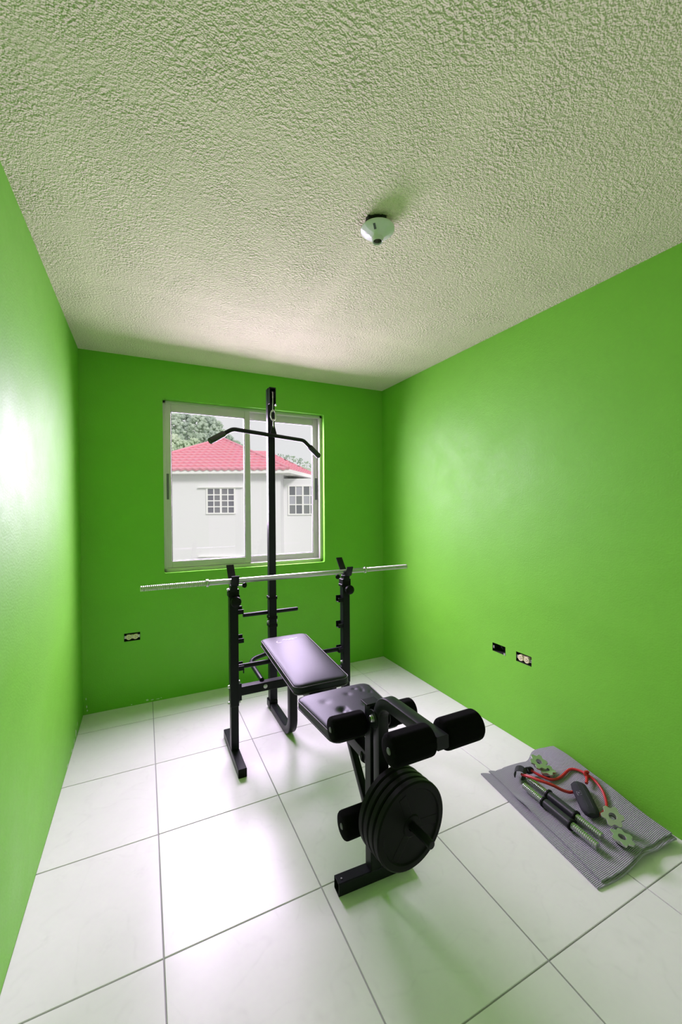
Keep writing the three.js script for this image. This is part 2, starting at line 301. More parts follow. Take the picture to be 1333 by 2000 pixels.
// ------------------------------------------------------------------ lamp holder on the ceiling
{
  const o = thing('lamp_holder', 'white porcelain lamp holder without bulb hanging from the stucco ceiling', 'lamp holder', [-1.118, H, 1.776]);
  const body = part('base', lathe([[0.0, -0.018], [0.056, -0.018], [0.0605, -0.021], [0.0605, -0.0255], [0.056, -0.030], [0.044, -0.0365], [0.032, -0.042], [0.0245, -0.047], [0.0205, -0.052], [0.0195, -0.064], [0.0180, -0.0665], [0.0160, -0.065], [0.0160, -0.034], [0, -0.034]].reverse(), V(0, 0, 0), V(0, 1, 0), 48), M.porcelain, o);
  body.userData.label = 'white glazed porcelain base';
  part('socket_shell', lathe([[0.0152, -0.034], [0.0152, -0.061], [0.0142, -0.061], [0.0142, -0.034]], V(0, 0, 0), V(0, 1, 0), 24), M.brass, o);

  const s2 = new THREE.BoxGeometry(0.008, 0.003, 0.020); s2.rotateX(-0.50); s2.translate(0, -0.0365, 0.0425); s2.rotateY(-0.78);
  part('screw_slot', s2, M.latch, o);
  part('ceiling_box', [lathe([[0, 0], [0.040, 0], [0.040, -0.008], [0, -0.008]].reverse(), V(-0.008, 0, 0.004), V(0, 1, 0), 20), span(-0.052, -0.03, -0.018, 0, 0.006, 0.026, 0.002), span(-0.012, 0.008, -0.018, 0, 0.030, 0.048, 0.002), span(-0.03, -0.014, -0.018, 0, -0.028, -0.016, 0.002)], M.boxDark, o);
}

// ------------------------------------------------------------------ weight bench with rack and pull-down tower
function roundRect(w, l, r, n) {                                            // closed outline, n points, in x and z
  const s = new THREE.Shape(); rect(s, -w / 2, -l / 2, w / 2, l / 2, r); return s.getSpacedPoints(n).slice(0, n).map(p => [p.x, p.y]);
}
function padGeo(w, l, t, r, crown, dip) {                                    // upholstered pad, top at y = 0
  const n = 96, out = roundRect(w, l, r, n), rows = [];
  const shell = [];
  for (let k = 0; k <= 22; k++) { const q = k / 22; shell.push([q, null]); }
  const e = 0.014, pos = [], idx = [];
  const push = (px, py, pz) => pos.push(px, py, pz);
  const insetScale = (d) => [(w / 2 - d) / (w / 2), (l / 2 - d) / (l / 2)];
  const topY = (x, z) => { const a = 1 - Math.pow(Math.abs(x) / (w / 2), 3.2), b = 1 - Math.pow(Math.abs(z) / (l / 2), 5); return crown * Math.max(0, a) * Math.max(0, b) - (dip ? dip(x, z) : 0); };
  const [sx, sz] = insetScale(e);
  for (let k = 1; k <= 22; k++) for (const [x, z] of out) { const q = Math.pow(k / 22, 0.9), X = x * sx * q, Z = z * sz * q; push(X, topY(X, Z), Z); }
  const prof = []; for (let k = 1; k <= 5; k++) { const a = k / 5 * Math.PI / 2; prof.push([e - e * Math.sin(a), -e + e * Math.cos(a)]); }
  prof.push([0, -t + 0.008], [0.003, -t + 0.002], [0.008, -t], [w * 0.3, -t]);
  for (const [d, y] of prof) { const [ax, az] = insetScale(d); for (const [x, z] of out) push(x * ax, y, z * az); }
  const R = 22 + prof.length; const c = pos.length / 3; push(0, topY(0, 0), 0); push(0, -t, 0);
  for (let i = 0; i < R - 1; i++) for (let j = 0; j < n; j++) { const a = i * n + j, b = i * n + (j + 1) % n; idx.push(a, b, a + n, b, b + n, a + n); }
  for (let j = 0; j < n; j++) { idx.push(c, (j + 1) % n, j); idx.push(c + 1, (R - 1) * n + j, (R - 1) * n + (j + 1) % n); }
  for (let i = 0; i < idx.length; i += 3) { const q = idx[i]; idx[i] = idx[i + 1]; idx[i + 1] = q; }
  const g = new THREE.BufferGeometry(); g.setAttribute('position', new THREE.Float32BufferAttribute(pos, 3)); g.setIndex(idx);
  const uv = []; for (let i = 0; i < pos.length; i += 3) uv.push(pos[i], pos[i + 2]); g.setAttribute('uv', new THREE.Float32BufferAttribute(uv, 2));
  g.computeVertexNormals();
  return g;
}
function taper(g, l, k) { const p = g.attributes.position; for (let i = 0; i < p.count; i++) p.setX(i, p.getX(i) * (1 - k * (p.getZ(i) + l / 2) / l)); g.computeVertexNormals(); return g; }
function pipingGeo(w, l, r, y, d) { return tubePath(roundRect(w - 2 * d, l - 2 * d, r - d * 0.5, 48).map(([x, z]) => V(x, y, z)), 0.0028, true, 200, 8); }
function foamRoller(len, r) { return [[0, 0], [0.010, 0], [r - 0.010, 0.000], [r - 0.004, 0.0025], [r - 0.0008, 0.007], [r, 0.013], [r, len - 0.013], [r - 0.0008, len - 0.007], [r - 0.004, len - 0.0025], [r - 0.010, len], [0, len]]; }
function bolt(p, dir, r = 0.009, h = 0.007) { return lathe([[0, 0], [r * 1.25, 0], [r * 1.25, 0.002], [r, 0.002], [r, h * 0.7], [r * 0.75, h], [0, h]], p, dir, 6 * 3); }

const XC = -1.134;                                                          // middle of the rack
const bench = thing('weight_bench', 'black steel weight bench with barbell rack, pull-down tower and leg lever', 'weight bench', [XC, 0, 0.86]);
const B = (x, y, z) => V(x - XC, y, z - 0.86);
const bspan = (x0, x1, y0, y1, z0, z1, r = 0.004) => span(x0 - XC, x1 - XC, y0, y1, z0 - 0.86, z1 - 0.86, r);
const X1 = V(1, 0, 0), Z1 = V(0, 0, 1), Y1 = V(0, 1, 0);

for (const s of [-1, 1]) {                                                  // two uprights, s = -1 is the one by the left wall
  const x = s * 0.3295, inn = -s;                                            // local x, direction to the middle
  const foot = new THREE.Group();
  const fg = hollowTube(0.400, 0.042, 0.044, 0.002, 'z'); fg.translate(x, 0.022, -0.003);
  part('foot', fg, M.black, bench);
  for (const z of [-0.196, 0.190]) part('end_cap', box(x, 0.022, z, 0.038, 0.040, 0.012, 0.002), M.plastic, bench);
  const up = part('upright', [box(x, (0.044 + 0.30) / 2, 0.0025, 0.040, 0.256, 0.042, 0.004), box(x, (0.27 + 0.885) / 2, 0.0025, 0.045, 0.615, 0.046, 0.004)], M.black, bench);
  for (const y of [0.765, 0.612, 0.466]) {
    const hx = x + inn * 0.036;
    part('hook', [box(hx, y, 0.020, 0.030, 0.024, 0.004, 0.001), box(hx, y + 0.006, -0.016, 0.030, 0.034, 0.004, 0.001), box(hx, y - 0.011, 0.002, 0.030, 0.003, 0.038, 0.001)], M.black, up);
  }
  // bar cradle
  const path = [V(x, 1.003, -0.076), V(x, 0.918, -0.004), V(x, 0.907, 0.020), V(x, 0.912, 0.050), V(x, 0.965, 0.073)];
  part('cradle', [sweepRect(bentLine(path, 0.014, 4), 0.040, 0.007, X1, 0.002), box(x, 0.893, 0.012, 0.038, 0.034, 0.040, 0.003)], M.black, up);
  part('collar', [box(x, 0.868, 0.0025, 0.054, 0.040, 0.056, 0.004), box(x + inn * 0.006, 0.85, 0.0025, 0.05, 0.016, 0.05, 0.004)], M.plastic, up);
  part('adjusting_knob', lathe([[0, 0], [0.010, 0], [0.010, 0.016], [0.022, 0.020], [0.0265, 0.024], [0.0275, 0.034], [0.0255, 0.042], [0.018, 0.047], [0, 0.049]], V(x + 0.004, 0.829, 0.026), Z1, 28), M.plastic, up);
  const pin = part('locking_pin', [cyl(0.004, V(x + inn * 0.02, 0.905, 0.016), V(x + inn * 0.052, 0.905, 0.024))], M.chrome, up);
  part('pin_knob', lathe([[0, -0.004], [0.009, -0.004], [0.0135, 0.0], [0.0135, 0.008], [0.009, 0.012], [0, 0.012]], V(x + inn * 0.054, 0.905, 0.020), V(inn * 0.5, 0.0, 0.85), 20), M.plastic, up);
  pin.userData.label = 'small chrome locking pin';
  for (const [side, y, z, r] of [[-1, 0.885, 0.006, 0.006], [-1, 0.372, 0, 0.008], [-1, 0.285, 0, 0.008], [1, 0.392, 0.006, 0.008], [1, 0.285, 0.006, 0.008]]) part('bolt', bolt(V(x + side * inn * 0.0222, y, z), V(side * inn, 0, 0), r, 0.01), M.chrome, up);
}
{
  const beam = part('cross_beam', [box(0, 0.344, 0.0025, 0.616, 0.046, 0.044, 0.004)], M.black, bench);
  for (const x of [-0.166, 0.166]) part('bolt', bolt(V(x, 0.347, 0.0245), Z1, 0.009, 0.006), M.chrome, beam);
  for (const x of [-0.304, 0.304]) part('bracket', box(x, 0.344, 0.0255, 0.02, 0.09, 0.003), M.black, beam);
  // round bar in the hooks that carries the head of the back pad
  part('support_bar', [cyl(0.0125, V(-0.304, 0.470, 0.002), V(0.304, 0.470, 0.002)), cyl(0.003, V(-0.28, 0.47, 0.012), V(-0.28, 0.435, 0.012), 8)], M.black, bench);
  // floor loop that carries the tower
  const tz = 0.452 - 0.86;
  part('base_loop', [sweepRect(bentLine([V(-0.004, 0.023, tz - 0.03), V(-0.004, 0.023, -0.002), V(-0.004, 0.345, -0.002)], 0.105, 12), 0.046, 0.044, X1)], M.black, bench);
  part('base_plate', box(-0.004, 0.038, tz, 0.056, 0.05, 0.066, 0.005), M.black, bench);
  // tower
  const tower = part('tower_post', [box(0, (0.05 + 0.735) / 2, tz, 0.049, 0.685, 0.050, 0.004), box(0, (0.70 + 2.086) / 2, tz, 0.046, 1.386, 0.047, 0.004)], M.black, bench);
  for (const y of [0.728, 0.600, 0.548]) part('collar', [box(0, y, tz, 0.057, 0.020, 0.059, 0.003)], M.plastic, tower);
  part('plate_peg', lathe(rodCaps(0.0125, 0.370), V(-0.186, 0.627, tz - 0.022), X1, 20), M.black, tower);
  part('bolt', bolt(V(0.0245, 0.57, tz), X1, 0.007, 0.01), M.chrome, tower); part('bolt', bolt(V(-0.0245, 0.57, tz), X1.clone().negate(), 0.007, 0.01), M.chrome, tower); part('bolt', bolt(V(0.0215, 1.985, tz + 0.004), X1, 0.005, 0.018), M.chrome, tower);
  // pulley at the top
  part('pulley_bracket', [box(-0.019, 2.03, tz + 0.030, 0.004, 0.105, 0.055, 0.001), box(0.019, 2.03, tz + 0.030, 0.004, 0.105, 0.055, 0.001), box(0, 2.079, tz + 0.030, 0.042, 0.008, 0.055, 0.001), box(0.006, 2.092, tz, 0.018, 0.012, 0.02, 0.002)], M.black, tower);
  part('pulley', lathe([[0, 0], [0.024, 0], [0.024, 0.005], [0.019, 0.009], [0.019, 0.013], [0.024, 0.017], [0.024, 0.022], [0, 0.022]], V(-0.011, 2.035, tz + 0.042), X1, 28), M.plastic, tower);
  const pc = part('pulley_cable', tubePath([V(-0.002, 1.925, tz + 0.058), V(-0.003, 1.98, tz + 0.066), V(-0.002, 2.03, tz + 0.063), V(0, 2.055, tz + 0.052), V(0.002, 2.058, tz + 0.04), V(0.003, 2.03, tz + 0.03)], 0.003, false, 30, 8), M.zinc, tower);
  pc.userData.label = 'steel pulley cable';
  // brace bent round from the cross beam to the tower
  for (const s of [-1, 1]) part('brace_tube', tubePath(bentLine([V(s * 0.176, 0.370, -0.01), V(s * 0.182, 0.385, -0.285), V(s * 0.02, 0.392, -0.352)], 0.085, 10), 0.0128, false, 60, 12, 0), M.black, bench);
}
// pads
{
  const slope = Math.atan2(0.545 - 0.50, 1.30 - 0.69), len = 0.612;
  const pad = part('back_pad', padGeo(0.280, len, 0.046, 0.030, 0.010), M.vinyl, bench);
  pad.position.copy(B(XC - 0.002, 0.5225, 0.995)); pad.rotation.x = slope;
  pad.userData.label = 'black vinyl back pad with a pale printed mark';
  part('piping', [pipingGeo(0.280, len, 0.030, -0.008, 0.001), pipingGeo(0.280, len, 0.030, -0.036, 0.000)], M.piping, pad);
  // pale printed mark near the head end, worn beyond reading
  const strokes = [], top = (x, z) => 0.010 * (1 - Math.pow(Math.abs(x) / 0.14, 3.2)) * (1 - Math.pow(Math.abs(z) / (len / 2), 5)) + 0.0005;
  const ribbon = (pts, wd) => { const c = new THREE.CatmullRomCurve3(pts.map(([x, z]) => V(x, top(x, z), z))), n = 14, p = [], ix = []; for (let i = 0; i <= n; i++) { const q = c.getPoint(i / n), t = c.getTangent(i / n), s = V(-t.z, 0, t.x).normalize(), k = wd * (0.5 + 0.5 * Math.sin(Math.PI * (0.15 + 0.7 * i / n))); p.push(q.x + s.x * k, q.y, q.z + s.z * k, q.x - s.x * k, q.y, q.z - s.z * k); if (i < n) { const a = 2 * i; ix.push(a, a + 2, a + 1, a + 1, a + 2, a + 3); } } const g = new THREE.BufferGeometry(); g.setAttribute('position', new THREE.Float32BufferAttribute(p, 3)); g.setIndex(ix); g.computeVertexNormals(); return g; };
  const z0 = -0.215;
  for (const s of [[[-0.062, 0.000], [-0.072, 0.012], [-0.066, 0.026], [-0.046, 0.026]], [[-0.034, -0.002], [-0.022, -0.008], [-0.012, 0.004]], [[-0.012, 0.006], [-0.004, -0.006], [0.004, 0.008], [0.008, -0.004]], [[0.012, 0.008], [0.014, -0.010], [0.022, 0.008]], [[0.026, 0.010], [0.028, -0.010], [0.036, 0.009]], [[0.038, -0.012], [0.050, -0.008], [0.060, -0.014]]]) strokes.push(ribbon(s.map(([x, z]) => [x, z + z0]), 0.0022));
  part('printed_mark', strokes, M.print, pad).userData.kind = 'stuff';
  const dips = [[-0.054, 0.037, 0.016, 0.013], [-0.046, 0.062, 0.012, 0.008], [0.072, 0.045, 0.015, 0.012], [0.082, 0.068, 0.011, 0.007], [0.080, -0.104, 0.008, 0.004], [0.108, -0.079, 0.008, 0.004], [0.137, -0.053, 0.008, 0.004], [0.115, -0.11, 0.007, 0.003], [0.03, -0.07, 0.014, 0.0025], [-0.09, -0.05, 0.02, 0.0025]];
  const seat = part('seat_pad', taper(padGeo(0.350, 0.325, 0.046, 0.038, 0.009, (x, z) => dips.reduce((a, [cx, cz, r, d]) => a + d * Math.exp(-((x - cx) ** 2 + (z - cz) ** 2) / (r * r)), 0)), 0.325, 0.15), M.vinyl, bench);
  seat.position.copy(B(-1.136, 0.508, 1.563));
  part('piping', [taper(pipingGeo(0.350, 0.325, 0.038, -0.008, 0.001), 0.325, 0.15), taper(pipingGeo(0.350, 0.325, 0.038, -0.036, 0.000), 0.325, 0.15)], M.piping, seat);
  for (const [a0, a1, y0, y1, z0, z1] of [[-0.06, -0.035, 0.470, 0.488, 0.84, 1.10], [0.035, 0.06, 0.470, 0.488, 0.84, 1.10], [-0.07, 0.07, 0.430, 0.458, 1.262, 1.29]]) part('pad_bracket', bspan(XC + a0, XC + a1, y0, y1, z0, z1, 0.002), M.black, bench);
  part('main_beam', sweepRect([B(XC, 0.345, 0.88), B(XC - 0.004, 0.360, 0.98), B(XC - 0.022, 0.424, 1.40), B(XC - 0.028, 0.424, 1.79)], 0.044, 0.044, X1), M.black, bench);
  part('diagonal_brace', sweepRect([B(-1.163, 0.45, 1.585), B(-1.163, 0.205, 1.775)], 0.026, 0.026, X1, 0.003), M.black, bench);
}
// front post, foot, leg lever: turned a little, as it stands
{
  const px = -1.1625, pz = 1.797;
  const P = (x, y, z) => B(px + x, y, pz + z);
  const foot = hollowTube(0.290, 0.042, 0.044, 0.002, 'x'); foot.rotateY(-0.05); const fc = P(0.003, 0.022, -0.001); foot.translate(fc.x, fc.y, fc.z);
  part('front_foot', foot, M.black, bench);
  const rv = P(-0.125, 0.0442, -0.004); part('rivet', bolt(rv, Y1, 0.0025, 0.0015), M.chrome, bench);
  const post = part('front_post', [box(0, 0.335, 0, 0.044, 0.585, 0.042, 0.004).translate(...P(0, 0, 0).toArray())], M.black, bench);
  for (const q of [-1, 1]) part('pivot_bracket', lathe([[0, 0], [0.030, 0], [0.031, 0.001], [0.031, 0.004], [0.030, 0.005], [0, 0.005]], P(q * 0.0225, 0.592, 0.044), V(q, 0, 0), 32), M.black, post);
  part('top_plate', box(-0.006, 0.628, -0.004, 0.056, 0.006, 0.046, 0.002).translate(...P(0, 0, 0).toArray()), M.black, post);
  for (const q of [-1, 1]) part('pivot_bolt', bolt(P(q * 0.0275, 0.596, 0.046), V(q, 0, 0), 0.011, 0.010), M.chrome, post);
  part('tension_knob', lathe([[0, 0], [0.008, 0], [0.008, 0.008], [0.024, 0.012], [0.026, 0.022], [0.023, 0.03], [0, 0.032]], P(-0.004, 0.415, -0.020), V(0, 0, -1), 26), M.plastic, post);
  // thigh rollers
  for (const s of [-1, 1]) {
    part('axle', lathe(rodCaps(0.0095, s < 0 ? 0.136 : 0.160), P(s * 0.022, 0.556, -0.016), V(s, 0, s * 0.02), 18), M.cap, bench);
    part('foam_roller', lathe(foamRoller(0.128, 0.0405), P(s < 0 ? -0.028 : 0.052, 0.556, -0.016), V(s, 0, s * 0.02), 36), M.foam, bench);
  }
  // leg lever: vertical limb with a bend to the forward arm
  const lz = 0.061, lx = -0.004;
  const lever = part('leg_lever', [sweepRect(bentLine([P(lx, 0.235, lz), P(lx, 0.672, lz), P(lx - 0.004, 0.684, lz + 0.322)], 0.074, 14), 0.040, 0.037, X1)], M.black, bench);
  for (const [y, z] of [[0.680, 0.345], [0.281, lz]]) for (const s of [-1, 1]) {
    part('axle', lathe(rodCaps(0.0095, 0.1425), P(lx + s * 0.010, y, z), X1.clone().multiplyScalar(s), 18), M.cap, lever);
    part('foam_roller', lathe(foamRoller(0.130, 0.0425), P(lx + s * 0.0205, y, z), X1.clone().multiplyScalar(s), 36), M.foam, lever);
  }
  const pg = part('plate_peg', lathe(rodCaps(0.0125, 0.232), P(lx, 0.338, lz + 0.012), V(0.09, 0, 1), 20), M.black, lever);
}
// plates on the lever's peg
for (let k = 0; k < 4; k++) {
  const R = 0.133, t = 0.024;
  const o = thing('weight_plate', ['black weight plate on the leg lever peg, outermost of the stack', 'black weight plate on the lever peg, second from the open end', 'black weight plate on the lever peg, third from the open end', 'black weight plate on the peg, innermost next to the leg lever'][k], 'weight plate', [-1.1545 - 0.0026 * k, 0.3365, 2.006 - 0.026 * k], 0.095, 'plates stacked on the leg lever');
  const hole = 0.0142;
  part('disc', lathe([[hole, -0.011], [0.03, -0.011], [0.034, -0.008], [R - 0.026, -0.0075], [R - 0.022, -0.012], [R - 0.006, -0.012], [R - 0.001, -0.008], [R, 0], [R - 0.001, 0.008], [R - 0.006, 0.012], [R - 0.022, 0.012], [R - 0.026, 0.0075], [0.034, 0.008], [0.03, 0.011], [hole, 0.011], [hole, -0.011]], V(0, 0, 0), Z1, 64), M.iron, o);
  part('rib', [0, 1, 2].map(i => { const g = new RoundedBoxGeometry(0.030, 0.074, 0.0172, 2, 0.003); g.translate(0, 0.068, 0); g.rotateZ(i * Math.PI * 2 / 3 + 0.35); return g; }), M.iron, o);
}
// ------------------------------------------------------------------ barbell
function threads(r, a, b, pitch, depth) {                                    // ringed rod standing for the screw thread, along x from a to b
  const p = [[0, a]]; let x = a; p.push([r - depth, a]);
  while (x < b - pitch * 0.5) { p.push([r, x + pitch * 0.25], [r, x + pitch * 0.5], [r - depth, x + pitch * 0.85]); x += pitch; }
  p.push([r - depth, b], [0, b]); return p;
}
{
  const o = thing('barbell', 'long chrome barbell with threaded ends resting on the rack', 'barbell', [-1.139, 0.9335, 0.8895]);
  o.rotation.z = 0;
  part('shaft', lathe([[0, -0.45], [0.0135, -0.45], [0.0135, 0.45], [0, 0.45]], V(0, 0, 0), X1, 24), M.chrome, o);
  for (const s of [-1, 1]) {
    part('threaded_end', lathe(threads(0.0136, 0.45, 0.762, 0.0085, 0.0024), V(0, 0, 0), V(s, 0, 0), 20), M.zinc, o);
    part('collar', lathe([[0.0134, 0.452], [0.0185, 0.452], [0.0195, 0.454], [0.0195, 0.462], [0.0185, 0.464], [0.0134, 0.464]], V(0, 0, 0), V(s, 0, 0), 24), M.chrome, o);
  }
}
// ------------------------------------------------------------------ pull-down bar
{
  const L0 = V(-1.540, 1.694, 0.640), L1 = V(-1.405, 1.779, 0.600), R1 = V(-0.905, 1.768, 0.450), R0 = V(-0.775, 1.674, 0.405);
  const c = L1.clone().lerp(R1, 0.5);
  const o = thing('pull_down_bar', 'black bent pull-down bar hanging from the tower pulley', 'pull-down bar', c.toArray());
  const q = (v) => v.clone().sub(c);
  const path = bentLine([q(L0), q(L1), q(R1), q(R0)], 0.07, 8);
  part('bar', tubePath(path, 0.0128, false, 120, 14, 0), M.black, o);
  for (const [a, b] of [[L0, L1], [R0, R1]]) { const d = b.clone().sub(a).normalize(); part('grip', lathe([[0, 0], [0.016, 0], [0.0185, 0.003], [0.0185, 0.100], [0.0165, 0.105], [0.0125, 0.105]], q(a.clone().addScaledVector(d, -0.004)), d, 20), M.grip, o); }
  const mid = V(0.021, 0, -0.0);
  part('hanging_plate', [(() => { const s = new THREE.Shape(); s.moveTo(-0.026, 0); s.lineTo(0.026, 0); s.lineTo(0.010, 0.055); s.lineTo(-0.010, 0.055); const g = new THREE.ExtrudeGeometry(s, { depth: 0.005, bevelEnabled: false }); g.translate(0, 0, -0.0025); g.rotateY(0.29); g.translate(0.02, 0.004, -0.006); return g; })()], M.black, o);
  const ring = (y, rx, ry, turn, r = 0.0032) => { const pts = []; for (let i = 0; i < 16; i++) { const a = i / 16 * Math.PI * 2; pts.push(V(Math.cos(a) * rx, Math.sin(a) * ry, 0)); } const g = tubePath(pts, r, true, 40, 8); g.rotateY(turn); g.translate(0.020, y, -0.006); return g; };
  part('chain_link', ring(0.077, 0.010, 0.026, 1.2), M.zinc, o);
  const cb = part('carabiner', [ring(0.128, 0.017, 0.032, 0.1, 0.004)], M.zinc, o); cb.userData.label = 'steel snap hook';
}

// ------------------------------------------------------------------ folded exercise mat by the right wall
function slab(fn, nu, nv, th, uvs) {                                         // closed sheet of thickness th under the surface fn(u, v)
  const P = [], pos = [], uv = [], idx = [];
  for (let j = 0; j <= nv; j++) for (let i = 0; i <= nu; i++) P.push(fn(i / nu, j / nv));
  const n = P.length, w = nu + 1;
  for (const p of P) { pos.push(p.x, p.y, p.z); uv.push(p.x * uvs, p.z * uvs); }
  for (const p of P) { pos.push(p.x, Math.max(p.y - th, 0.0006), p.z); uv.push(p.x * uvs, p.z * uvs); }
  const quad = (a, b, c, d) => idx.push(a, b, c, b, d, c);
  for (let j = 0; j < nv; j++) for (let i = 0; i < nu; i++) { const a = j * w + i; quad(a, a + w, a + 1, a + w + 1); quad(n + a, n + a + 1, n + a + w, n + a + w + 1); }
  for (let i = 0; i < nu; i++) { quad(i, i + 1, n + i, n + i + 1); const a = nv * w + i; quad(a, n + a, a + 1, n + a + 1); }
  for (let j = 0; j < nv; j++) { const a = j * w; quad(a, n + a, a + w, n + a + w); const b = a + nu; quad(b, b + w, n + b, n + b + w); }
  for (let i = 0; i < idx.length; i += 3) { const q = idx[i + 1]; idx[i + 1] = idx[i + 2]; idx[i + 2] = q; }
  const g = new THREE.BufferGeometry(); g.setAttribute('position', new THREE.Float32BufferAttribute(pos, 3)); g.setAttribute('uv', new THREE.Float32BufferAttribute(uv, 2));
  // wind every face so that the normals point away from the sheet
  const q = g.clone(); q.setIndex(idx); return toCreasedNormals(q, 0.6);
}
const matTh = 0.0065;
const matZ = (u, t) => lerp(lerp(1.556, 1.640, u) - 0.030 * Math.exp(-(((u - 0.80) / 0.10) ** 2)) + 0.016 * Math.exp(-(((u - 0.12) / 0.06) ** 2)), lerp(2.178, 2.196, u) + 0.006 * Math.sin(u * 7), t);
const matLower = (u, t) => {                                                  // height of the top of the lower layer
  const base = 0.0072 + 0.022 * smooth(0.16, 0.62, u) * (0.7 + 0.3 * Math.sin(t * 3)) + 0.004 * Math.exp(-(((u - 0.58) / 0.10) ** 2)) * smooth(0.6, 1, t);
  return base + smooth(0.60, 1.0, u) * lerp(0.056, 0.004, smooth(0, 1, t)) - 0.008 * Math.exp(-(((u - 0.76) / 0.09) ** 2)) * (0.3 + 0.7 * t) + 0.007 * Math.exp(-(((u - 0.18) / 0.07) ** 2) - (((t - 0.38) / 0.14) ** 2)) * 0;
};
const matX = (u, t, left) => lerp(left, lerp(-0.012, -0.045, t), u);
const lowLeft = (t) => lerp(-0.412, -0.501, t), upLeft = (t) => lerp(-0.372, -0.466, t) + 0.004 * Math.sin(t * 11);
const matUpper = (u, t) => {                                                   // the upper layer lies on the lower one, with a small pocket near its edge
  const x = matX(u, t, upLeft(t)), ul = (x - lowLeft(t)) / (lerp(-0.012, -0.045, t) - lowLeft(t));
  return matLower(ul, t) + matTh + 0.0012 + 0.014 * Math.exp(-(((u - 0.0) / 0.10) ** 2) - (((t - 0.42) / 0.10) ** 2)) + 0.002 * smooth(0.1, 0.4, u) * Math.sin(t * 14 + u * 6) * 0.8;
};
function matSurface(x, z) {                                                   // height of the mat under a thing that lies on it
  let t = 0.5, u = 0.5; for (let k = 0; k < 12; k++) { u = (x - upLeft(t)) / (lerp(-0.012, -0.045, t) - upLeft(t)); u = Math.min(1, Math.max(0, u)); t = (z - matZ(u, 0)) / (matZ(u, 1) - matZ(u, 0)); t = Math.min(1, Math.max(0, t)); } return matUpper(u, t);
}
{
  const o = thing('exercise_mat', 'folded grey ribbed exercise mat on the tiles against the right wall', 'mat', [0, 0, 0]);
  part('lower_layer', slab((u, t) => V(matX(u, t, lowLeft(t)), matLower(u, t), matZ(u, t)), 60, 40, matTh, 16), M.mat, o);
  part('upper_layer', slab((u, t) => V(matX(u, t, upLeft(t)), matUpper(u, t), lerp(matZ(u, 0) + 0.012, matZ(u, 1) - 0.008 - 0.008 * smooth(0.5, 0.7, u), t)), 60, 40, matTh, 16), M.mat, o);
  part('inner_fold', slab((u, t) => V(lerp(-0.305, -0.075, u), 0.0072 + 0.010 * smooth(0.1, 0.6, u) * smooth(0, 0.3, 1 - u), lerp(1.68, 2.165, t)), 20, 12, matTh, 16), M.mat, o);
}
// ------------------------------------------------------------------ dumbbell bars on the mat
for (const [a, b, label] of [[[-0.336, 1.744], [-0.371, 2.098], 'chrome dumbbell bar with black grip lying nearer the bench'], [[-0.289, 1.732], [-0.322, 2.082], 'chrome dumbbell bar with black grip lying nearer the wall']]) {
  const ya = matSurface(...a) + 0.0155, yb = matSurface(...b) + 0.0155, A = V(a[0], ya, a[1]), Bq = V(b[0], yb, b[1]), c = A.clone().lerp(Bq, 0.5), d = Bq.clone().sub(A).normalize();
  let lift = 0; for (let k = -10; k <= 10; k++) { const p = c.clone().addScaledVector(d, k / 10 * 0.178), r = Math.abs(k) < 5 ? 0.0222 : 0.0143; lift = Math.max(lift, matSurface(p.x, p.z) + r - p.y); } c.y += lift - (-0.0);
  const o = thing('dumbbell_bar', label, 'dumbbell bar', c.toArray(), 0, 'dumbbell bars on the mat');
  for (const s of [-1, 1]) part('threaded_end', lathe(threads(0.0140, 0.052, 0.178, 0.0075, 0.0022), V(0, 0, 0), d.clone().multiplyScalar(s), 18), M.steel, o);
  part('grip', lathe([[0, -0.064], [0.0180, -0.064], [0.0180, 0.064], [0, 0.064]], V(0, 0, 0), d, 24), M.grip, o);
  for (const s of [-1, 1]) part('grip_ring', lathe([[0.013, 0.062], [0.0205, 0.062], [0.0218, 0.064], [0.0218, 0.070], [0.0205, 0.072], [0.013, 0.072]], V(0, 0, 0), d.clone().multiplyScalar(s), 24), M.plastic, o);
}
// ------------------------------------------------------------------ star collars
function starShape(R, r0) {
  const s = new THREE.Shape(), n = 6, pts = [];
  for (let i = 0; i < n; i++) for (const [da, k] of [[-0.16, 1], [0, 1.03], [0.16, 1], [0.36, 0.80], [0.5236, 0.735], [0.69, 0.80]]) { const a = i / n * Math.PI * 2 + da; pts.push(new THREE.Vector2(Math.cos(a) * R * k, Math.sin(a) * R * k)); }
  s.setFromPoints(pts); const h = new THREE.Path(); h.absarc(0, 0, r0, 0, Math.PI * 2, true); s.holes.push(h); return s;
}
function starCollar(label, pos, tilt, up) {
  const o = thing('star_collar', label, 'star collar', pos, 0, 'star collars on the mat');
  o.quaternion.setFromUnitVectors(Y1, V(...tilt).normalize()).multiply(new THREE.Quaternion().setFromAxisAngle(Y1, up));
  const g = new THREE.ExtrudeGeometry(starShape(0.0385, 0.0140), { depth: 0.0065, bevelEnabled: true, bevelSize: 0.001, bevelThickness: 0.001, bevelSegments: 2, curveSegments: 20 }); g.rotateX(-Math.PI / 2); g.translate(0, 0.010, 0);
  part('star', g, M.zinc, o);
  part('hub', lathe([[0.0140, -0.006], [0.019, -0.006], [0.0205, -0.003], [0.0205, 0.006], [0.0185, 0.0095], [0.0140, 0.0095], [0.0140, -0.006]], V(0, 0, 0), Y1, 24), M.zinc, o);
  const gk = new THREE.TorusGeometry(0.0165, 0.0035, 8, 24); gk.rotateX(Math.PI / 2); gk.translate(0, -0.0075, 0); part('rubber_ring', gk, M.plastic, o);
  return o;
}
const ms = (x, z, dy) => [x, matSurface(x, z) + dy, z];
starCollar('zinc star collar tipped up beside the band handle, next to the bar ends', ms(-0.214, 2.058, 0.026), [-0.34, 0.85, 0.30], 0.3);
